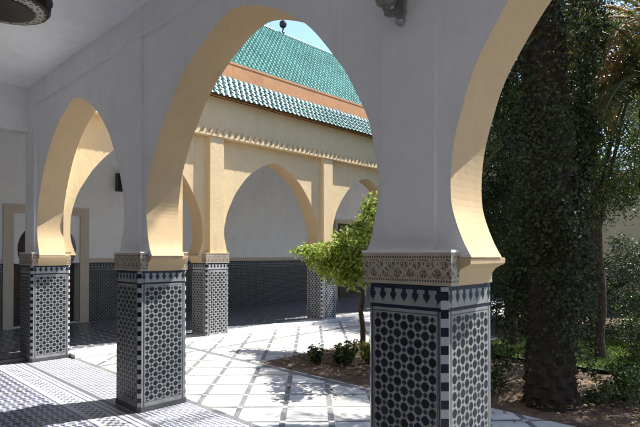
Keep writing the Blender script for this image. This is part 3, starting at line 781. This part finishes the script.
def crown_clumps(c, r, n, cr_, seed, zsq=1.0):
    rnd = random.Random(seed); out = []
    for i in range(n):
        while True:
            d = Vector((rnd.uniform(-1, 1), rnd.uniform(-1, 1), rnd.uniform(-1, 1)))
            if 0.25 < d.length < 1: break
        s = rnd.uniform(0.55, 1.25)
        out.append(((c[0]+d.x*r[0], c[1]+d.y*r[1], c[2]+d.z*r[2]), (cr_*s, cr_*s, cr_*s*0.75*zsq)))
    return out
def tree(name, label, cat, loc, clumps, dens, leaf, mat, trunk, seed, group=None, aspect=2.2, limbs=7, bark='bark', droop=0.0):
    """clumps in local coordinates"""
    t = thing(name, label, cat, loc, group)
    P, N = clump_points(clumps, dens, seed)
    leafmesh('crown', P, N, leaf, M[mat], t, aspect, seed=seed, droop=droop)
    if trunk:
        h, r, rt = trunk; rnd = random.Random(seed); mb = MB()
        pts = [(rnd.uniform(-.03, .03)*h*0.5*(i > 0), rnd.uniform(-.03, .03)*h*0.5*(i > 0), h*i/6-0.02) for i in range(7)]
        mb.tube(pts, [r*(1.25 if i == 0 else 1)+(rt-r)*i/6 for i in range(7)], 10)
        cs = sorted(clumps, key=lambda q: rnd.random())[:limbs]
        for c, _ in cs:
            s = Vector(pts[rnd.randint(5, 6)]); e = Vector(c); m1 = s.lerp(e, 0.5)+Vector((0, 0, 0.12*(e-s).length))
            mb.tube([s, m1, e], [rt*0.75, rt*0.5, rt*0.2], 6)
        mb.build('trunk', M[bark], t)
    return t
# the orange tree in the bed
oc = crown_clumps((0.10, -0.1, 1.78), (0.66, 0.66, 0.52), 34, 0.21, 3)
oc += [((-0.5, -0.3, 1.36), 0.2), ((0.0, -0.3, 1.2), 0.2), ((0.22, -0.1, 1.22), 0.2), ((-0.2, -0.2, 1.25), 0.2), ((-0.75, -0.3, 1.48), 0.18), ((0.25, -0.2, 1.42), 0.24), ((0.05, -0.4, 1.46), 0.26), ((-0.15, -0.35, 1.38), 0.22), ((0.35, 0.0, 1.95), 0.26), ((0.3, -0.1, 2.2), 0.24), ((-0.1, -0.3, 1.62), 0.28), ((-0.35, -0.3, 1.5), 0.26), ((-0.98, -0.34, 1.66), (0.26, 0.26, 0.14)), ((-0.8, -0.28, 1.60), 0.24), ((-0.62, -0.3, 1.52), 0.22), ((0.22, 0.1, 2.42), 0.24), ((0.15, 0.1, 2.30), 0.22), ((0.02, 0.2, 2.42), 0.16), ((0.0, -0.5, 1.30), 0.2), ((-0.4, -0.4, 1.32), 0.2)]
tree('orange_tree', 'bright green small orange tree on a thin trunk in the soil bed, sunlit', 'tree', (-3.98, 4.15, -0.02), oc, 4000, 0.085, 'orange_leaf', (1.35, 0.05, 0.035), 5, 'orange trees in the courtyard bed')
oc2 = crown_clumps((0.05, 0, 2.05), (0.62, 0.62, 0.5), 30, 0.2, 9)
tree('orange_tree', 'small orange tree mostly hidden behind the nearest mosaic pillar', 'tree', (-2.48, 3.35, -0.02), oc2, 3000, 0.085, 'orange_leaf', (1.4, 0.045, 0.03), 8, 'orange trees in the courtyard bed')

# soil bed with kerb, garden soil
def soil_patch(name, x0, x1, y0, y1, z, amp, seed, mat='soil', n=60):
    rnd = random.Random(seed); mb = MB(); g = {}
    for i in range(n+1):
        for j in range(n+1):
            u, v = i/n, j/n; e = min(u, 1-u, v, 1-v)*8; e = min(1, e)
            g[i, j] = (x0+(x1-x0)*u, y0+(y1-y0)*v, z+amp*e*(rnd.uniform(0, 1)*0.6+0.5*math.sin(u*17+seed)*math.sin(v*13)))
    for i in range(n):
        for j in range(n): mb.face([g[i, j], g[i+1, j], g[i+1, j+1], g[i, j+1]], 0, None, True)
    return mb.build(name, M[mat], weld=True)
struct(soil_patch('bed_soil', -4.45, -2.0, 2.36, 4.7, -0.005, 0.05, 1))
struct(soil_patch('garden_soil', -4.5, 8, 2.55, 17.0, -0.03, 0.045, 2, n=130))
# stones strewn on the soil
rnd = random.Random(4)
mb = MB()
for k in range(260):
    if k < 150: x, y = rnd.uniform(-4.35, -2.1), rnd.uniform(2.42, 4.0)
    else: x, y = rnd.uniform(-2.1, 1.2), rnd.uniform(2.7, 4.4)
    r = rnd.uniform(0.008, 0.03)
    if rnd.random() < 0.1: r *= 1.6
    n = 6; pr = [(0, -r*0.3), (r*rnd.uniform(.7, 1), 0), (r*rnd.uniform(.5, .8), r*rnd.uniform(.3, .6)), (0, r*0.7)]
    mb.lathe((x, y, 0.03), pr, n, rot=rnd.uniform(0, 3))
tag(mb.build('pebbles', M['stone']), 'pale pebbles and clods strewn over the soil beds', 'pebbles', kind='stuff')

def small_plant(loc, h, n, seed, label, mat='mid_leaf', group='young plants in the soil bed', leaf=0.07):
    t = thing('garden_plant', label, 'plant', loc, group); rnd = random.Random(seed)
    mb = MB(); P = []; N = []
    for k in range(n):
        a = rnd.uniform(0, 6.28); l = rnd.uniform(0.5, 1)*h; o = rnd.uniform(0.0, 0.45)*h
        top = Vector((math.cos(a)*o, math.sin(a)*o, l)); base = Vector((math.cos(a)*0.03, math.sin(a)*0.03, 0))
        mb.tube([base, base.lerp(top, .5)+Vector((0, 0, .03)), top], [0.006, 0.005, 0.002], 5)
        for i in range(14):
            f = rnd.uniform(0.25, 1.0); p = base.lerp(top, f)
            q = Vector((rnd.gauss(0, 1), rnd.gauss(0, 1), rnd.gauss(0, .5))).normalized()
            P.append(p+q*0.03); N.append((q.x*.5, q.y*.5, 1))
    mb.build('stems', M['bark'], t); leafmesh('leaves', np.array(P), np.array(N), leaf, M[mat], t, 2.4, seed=seed)
    return t
small_plant((-3.72, 2.80, 0.02), 0.28, 34, 14, 'low leafy plant at the left end of the soil bed')
small_plant((-3.30, 2.98, 0.02), 0.38, 34, 12, 'taller leafy plant in the middle of the soil bed')
small_plant((-3.50, 3.05, 0.02), 0.22, 24, 19, 'smallest dark leafy plant between the two others in the soil bed')
small_plant((-3.2, 3.35, 0.02), 0.34, 26, 13, 'leafy plant in front of the orange tree trunk', 'orange_leaf')

# palm trunk on the right with ivy
t = thing('palm_tree', 'thick dark palm trunk wrapped in ivy, standing right of the nearest pillar', 'palm tree', (-0.65, 3.22, -0.02))
rnd = random.Random(21); mb = MB(); nA = 54; rows = 110; H = 8.0
def pr_(z, a):
    base = 0.225-0.006*z+0.025*math.exp(-z*2.2)
    row = math.floor(z*8.5); k = (z*8.5) % 1.0
    boot = max(0.0, math.cos(a*4.5*2+row*math.pi))**0.8*(0.045*(1-k)+0.006)
    return base+boot+0.010*math.sin(a*3+z*2.1)
ring = []
for j in range(rows*3):
    z = H*j/(rows*3-1); dx = 0.05*math.sin(z*0.7)-0.012*z; dy = 0.04*math.cos(z*0.6)
    ring.append([(dx+(pr_(z, 2*math.pi*i/nA)+rnd.uniform(-.006, .006))*math.cos(2*math.pi*i/nA), dy+(pr_(z, 2*math.pi*i/nA))*math.sin(2*math.pi*i/nA), z) for i in range(nA)])
for a, b in zip(ring[:-1], ring[1:]):
    for i in range(nA): mb.face([a[i], a[(i+1) % nA], b[(i+1) % nA], b[i]], 0, None, False)
mb.build('trunk', M['palmbark'], t)
rng = np.random.default_rng(5); n = 76000
z = rng.uniform(0.35, 7.5, n); a = rng.uniform(0, 6.28, n)
lump = np.sin(a*2+z*1.9)*0.5+np.sin(a*3-z*3.1+1.0)*0.35+np.sin(a*5+z*6.3)*0.25
den = 0.29+0.15*np.clip(lump+0.25, 0, 1.2)+0.05*rng.normal(0, 1, n)+0.05*np.clip(z-1.2, 0, 2)
keep = rng.uniform(0, 1, n) < np.clip((z-0.35)/1.1, 0.06, 1)*np.clip(0.65+0.8*lump, 0.10, 1)
P = np.stack([den*np.cos(a)+0.05*np.sin(z*0.7)-0.012*z, den*np.sin(a), z], 1)[keep]; N = np.stack([np.cos(a), np.sin(a), 0.3+0*a], 1)[keep]
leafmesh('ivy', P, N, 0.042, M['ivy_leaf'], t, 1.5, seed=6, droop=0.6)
def frond(mbR, leafP, base, az, elev, length, curve, n=46, ll=0.34, rnd=random, width=0.022, hang=0.35):
    """arching rachis with leaflets; returns leaflets as faces list"""
    pts = []; p = Vector(base); e = elev
    seg = 16
    for i in range(seg+1):
        pts.append(p.copy()); p = p+Vector((math.cos(az)*math.cos(e), math.sin(az)*math.cos(e), math.sin(e)))*length/seg; e -= curve/seg
    mbR.tube(pts, [0.022*(1-i/seg)+0.004 for i in range(seg+1)], 5)
    for i in range(n):
        f = 0.16+0.84*i/n; k = f*seg; i0 = min(int(k), seg-1); q = pts[i0].lerp(pts[i0+1], k-i0)
        d = (pts[i0+1]-pts[i0]).normalized(); side = d.cross(Vector((0, 0, 1))); 
        if side.length < 1e-3: side = Vector((1, 0, 0))
        side.normalize(); up = side.cross(d)
        L = ll*math.sin(math.pi*(0.12+0.8*f))*rnd.uniform(0.8, 1.15)
        for s in (-1, 1):
            v = (side*s*0.8+d*0.75+up*0.25+Vector((0, 0, -hang*rnd.uniform(0.4, 1.3)))+Vector((rnd.gauss(0, .1), rnd.gauss(0, .1), rnd.gauss(0, .1)))).normalized()
            w = v.cross(up+Vector((rnd.gauss(0, .4), rnd.gauss(0, .4), 0))).normalized()*width*0.5
            m_ = q+v*L*0.5; tip = q+v*L+Vector((0, 0, -0.08*L))
            leafP.append([q, m_+w, tip, m_-w])
def palm_crown(t, base, n, length, seed, mat='frond', e0=-0.2, e1=1.2, part='fronds', az0=0, az1=6.283, ll=0.36, hang=0.35, curve=1.5, nn=46, width=0.022):
    rnd = random.Random(seed); mb = MB(); lp = []
    for k in range(n):
        frond(mb, lp, base, az0+(az1-az0)*(k+rnd.uniform(0, .8))/n, rnd.uniform(e0, e1), length*rnd.uniform(.8, 1.1), curve*rnd.uniform(.7, 1.2), rnd=rnd, ll=ll, hang=hang, n=nn, width=width)
    for f in lp: mb.face(f, 0)
    mb.build(part, M[mat], t)
palm_crown(t, (-0.05, 0, 7.9), 22, 2.6, 31)

# bushy trees filling the garden
def bush(name, label, cat, loc, r, n, cl, dens, leaf, mat, seed, trunk=None, group=None, zc=None, aspect=2.2):
    zc = r[2] if zc is None else zc
    return tree(name, label, cat, loc, crown_clumps((0, 0, zc), r, n, cl, seed), dens, leaf, mat, trunk, seed, group, aspect)
G = 'leafy trees of the courtyard garden'
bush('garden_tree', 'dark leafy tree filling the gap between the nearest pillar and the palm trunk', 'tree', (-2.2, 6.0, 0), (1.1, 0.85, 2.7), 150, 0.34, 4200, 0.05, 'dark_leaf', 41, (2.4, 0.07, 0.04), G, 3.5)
bush('garden_tree', 'dark leafy tree right of the palm trunk, speckled with light', 'tree', (-0.85, 5.9, 0), (0.85, 0.8, 1.9), 80, 0.32, 3600, 0.05, 'mid_leaf', 42, (2.3, 0.07, 0.045), G, 3.9)
bush('garden_tree', 'silvery green tree with small leaves at the right edge of the garden', 'tree', (-0.55, 8.4, 0), (1.5, 0.9, 1.7), 80, 0.34, 2400, 0.055, 'olive_leaf', 43, (2.2, 0.07, 0.05), G, 4.4, 3.0)
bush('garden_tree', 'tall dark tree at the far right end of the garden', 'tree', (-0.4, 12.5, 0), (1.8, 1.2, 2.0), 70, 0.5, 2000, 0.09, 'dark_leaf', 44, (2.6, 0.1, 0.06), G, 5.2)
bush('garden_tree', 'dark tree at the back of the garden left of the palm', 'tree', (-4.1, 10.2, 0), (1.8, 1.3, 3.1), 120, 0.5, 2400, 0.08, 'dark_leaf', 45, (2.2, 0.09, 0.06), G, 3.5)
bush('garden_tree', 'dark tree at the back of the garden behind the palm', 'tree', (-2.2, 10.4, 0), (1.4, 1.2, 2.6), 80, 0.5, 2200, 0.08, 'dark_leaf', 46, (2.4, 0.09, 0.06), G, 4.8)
S = 'shrubs along the garden edge'
bush('garden_shrub', 'low leafy shrub at the foot of the palm on its right', 'shrub', (-0.12, 3.62, 0), (0.42, 0.3, 0.22), 34, 0.11, 4600, 0.05, 'mid_leaf', 51, (0.25, 0.015, 0.01), S)
bush('garden_shrub', 'taller leafy shrub at the right edge of the photograph', 'shrub', (0.12, 4.3, 0), (0.36, 0.35, 0.62), 34, 0.16, 4200, 0.05, 'mid_leaf', 52, (0.5, 0.02, 0.012), S)
bush('garden_shrub', 'small shrub beside the right edge of the nearest pillar', 'shrub', (-1.30, 3.35, 0), (0.2, 0.22, 0.28), 18, 0.11, 4600, 0.05, 'mid_leaf', 53, (0.3, 0.015, 0.01), S)
bush('garden_shrub', 'broad silvery shrub behind the lawn at the right', 'shrub', (-1.0, 8.3, 0), (1.1, 0.5, 0.85), 54, 0.25, 3200, 0.05, 'olive_leaf', 54, (0.5, 0.03, 0.02), S)
bush('garden_shrub', 'broad dark shrub behind the lawn between the trees', 'shrub', (-2.9, 8.6, 0), (1.1, 0.5, 0.8), 54, 0.26, 2800, 0.06, 'dark_leaf', 55, (0.5, 0.03, 0.02), S)
bush('garden_shrub', 'dark shrub at the back of the garden near the pillar edge', 'shrub', (-4.3, 8.2, 0), (0.7, 0.5, 0.7), 34, 0.25, 2800, 0.06, 'dark_leaf', 56, (0.5, 0.03, 0.02), S)
bush('garden_shrub', 'wide dark hedge-like shrub along the far wall', 'shrub', (-2.8, 13.6, 0), (3.0, 0.7, 1.0), 110, 0.42, 1500, 0.09, 'dark_leaf', 57, (0.5, 0.03, 0.02), S)
bush('garden_tree', 'unseen leafy tree beyond the right edge, placed to shade the next arch', 'tree', (1.55, 3.7, 0), (1.1, 1.0, 1.2), 46, 0.34, 1500, 0.07, 'mid_leaf', 47, (2.6, 0.07, 0.04), G, 4.1)  # out of view, added to dapple the nearest pillar's jamb with shade
bush('garden_tree', 'unseen broad leafy tree far to the right, placed to shade the near gallery', 'tree', (4.2, 4.3, 0), (1.8, 1.3, 1.4), 70, 0.42, 1500, 0.08, 'mid_leaf', 48, (2.6, 0.09, 0.05), G, 4.3)  # out of view, added to keep sun off the gallery's right side
bush('garden_shrub', 'low dark ground shrub under the trees behind the lawn', 'shrub', (-1.9, 7.3, 0), (0.8, 0.3, 0.35), 34, 0.18, 3000, 0.05, 'dark_leaf', 58, (0.3, 0.02, 0.012), S)
bush('garden_shrub', 'low dark shrub beside the pillar edge behind the lawn', 'shrub', (-3.2, 7.5, 0), (0.6, 0.3, 0.45), 30, 0.18, 3000, 0.05, 'dark_leaf', 59, (0.3, 0.02, 0.012), S)
bush('garden_shrub', 'low leafy shrub at the right behind the lawn', 'shrub', (-0.6, 7.2, 0), (0.6, 0.3, 0.5), 30, 0.18, 3000, 0.05, 'mid_leaf', 60, (0.3, 0.02, 0.012), S)
# second palm at the right, arching fronds into the frame
t = thing('palm_tree', 'young palm at the upper right with arching green fronds and dry brown fronds', 'palm tree', (0.06, 4.85, -0.02))
mb = MB()
mb.tube([(0.04*math.sin(i), 0.03*math.cos(i*1.3), 4.35*i/30) for i in range(31)], [0.13+0.02*(i % 2) for i in range(31)], 14); mb.build('trunk', M['palmbark'], t)
palm_crown(t, (0, 0, 3.75), 44, 2.3, 33, e0=-0.7, e1=1.1, nn=60, ll=0.30, width=0.016)
palm_crown(t, (0, 0, 4.35), 34, 1.8, 34, 'deadfrond', -0.6, 0.9, 'dry_fronds', ll=0.26, hang=0.9, curve=1.6, nn=60, width=0.014)
# fallen leaves
rng = np.random.default_rng(77); n = 1000
P = np.stack([rng.uniform(-2.1, 1.2, n), rng.uniform(2.72, 5.0, n), rng.uniform(0.03, 0.055, n)], 1)
P2 = np.stack([rng.uniform(-4.35, -2.1, 700), rng.uniform(2.45, 4.6, 700), rng.uniform(0.045, 0.075, 700)], 1)
P3 = np.stack([rng.uniform(-3.2, 1.0, 90), rng.uniform(1.6, 2.7, 90), rng.uniform(0.004, 0.012, 90)], 1)
P = np.concatenate([P, P2, P3]); N = np.tile([0.0, 0.0, 1.0], (len(P), 1))
tag(leafmesh('leaf_litter', P, N, 0.06, M['litter'], None, 2.0, 0.25, 78), 'dry fallen leaves scattered over the soil and the paving edge', 'leaves', kind='stuff')
# lawn
mb = MB(); mb.face([(-2.65, 5.1, 0.02), (7.8, 5.1, 0.02), (7.8, 7.9, 0.02), (-2.65, 7.9, 0.02)]); 
lawn = mb.build('lawn', M['grassbase']); struct(lawn); lawn.location.z = 0.03
rng = np.random.default_rng(12); n = 26000
P = np.stack([rng.uniform(-2.65, 1.5, n), rng.uniform(5.1, 7.9, n), rng.uniform(0.06, 0.085, n)], 1); N = np.tile([0.8, -0.5, 0.3], (n, 1))
g = leafmesh('grass', P, N, 0.07, M['grassblade'], None, 6, 1.0, 12, droop=2.5); tag(g, 'short green lawn grass behind the palm trunk', 'grass', kind='stuff')

# far building across the garden
t = thing('far_building', 'beige plastered building behind the garden trees with a white window', 'building')
mb = MB(); mb.box(-7.0, 12, 17.0, 17.6, 0, 4.3); mb.build('wall', M['creamlight'], t)
mb = MB(); mb.box(-7.0, 12, 16.9, 17.62, 4.3, 4.42); mb.build('coping', M['salmon'], t)
for x in (-4.5, 0.5, 3.8, 7.1):
    mb = MB(); mb.box(x-0.6, x+0.6, 16.93, 16.998, 1.0, 2.7); w_ = mb.build('window_frame', M['curb'], t)
    mb = MB()
    for sx in (-1, 1): mb.box(x+sx*0.27-0.24, x+sx*0.27+0.24, 16.91, 16.929, 1.1, 2.6)
    mb.build('pane', M['glass'], w_)
tiles(Vector((-7, 16.95, 4.95)), (1, 0, 0), (0, -0.35, -0.43), 19, 0.6, 0.2, 0.15, 0.045, 8).build('eave_tiles', [M['tile_g'], M['tile_d'], M['tile_d']], t)
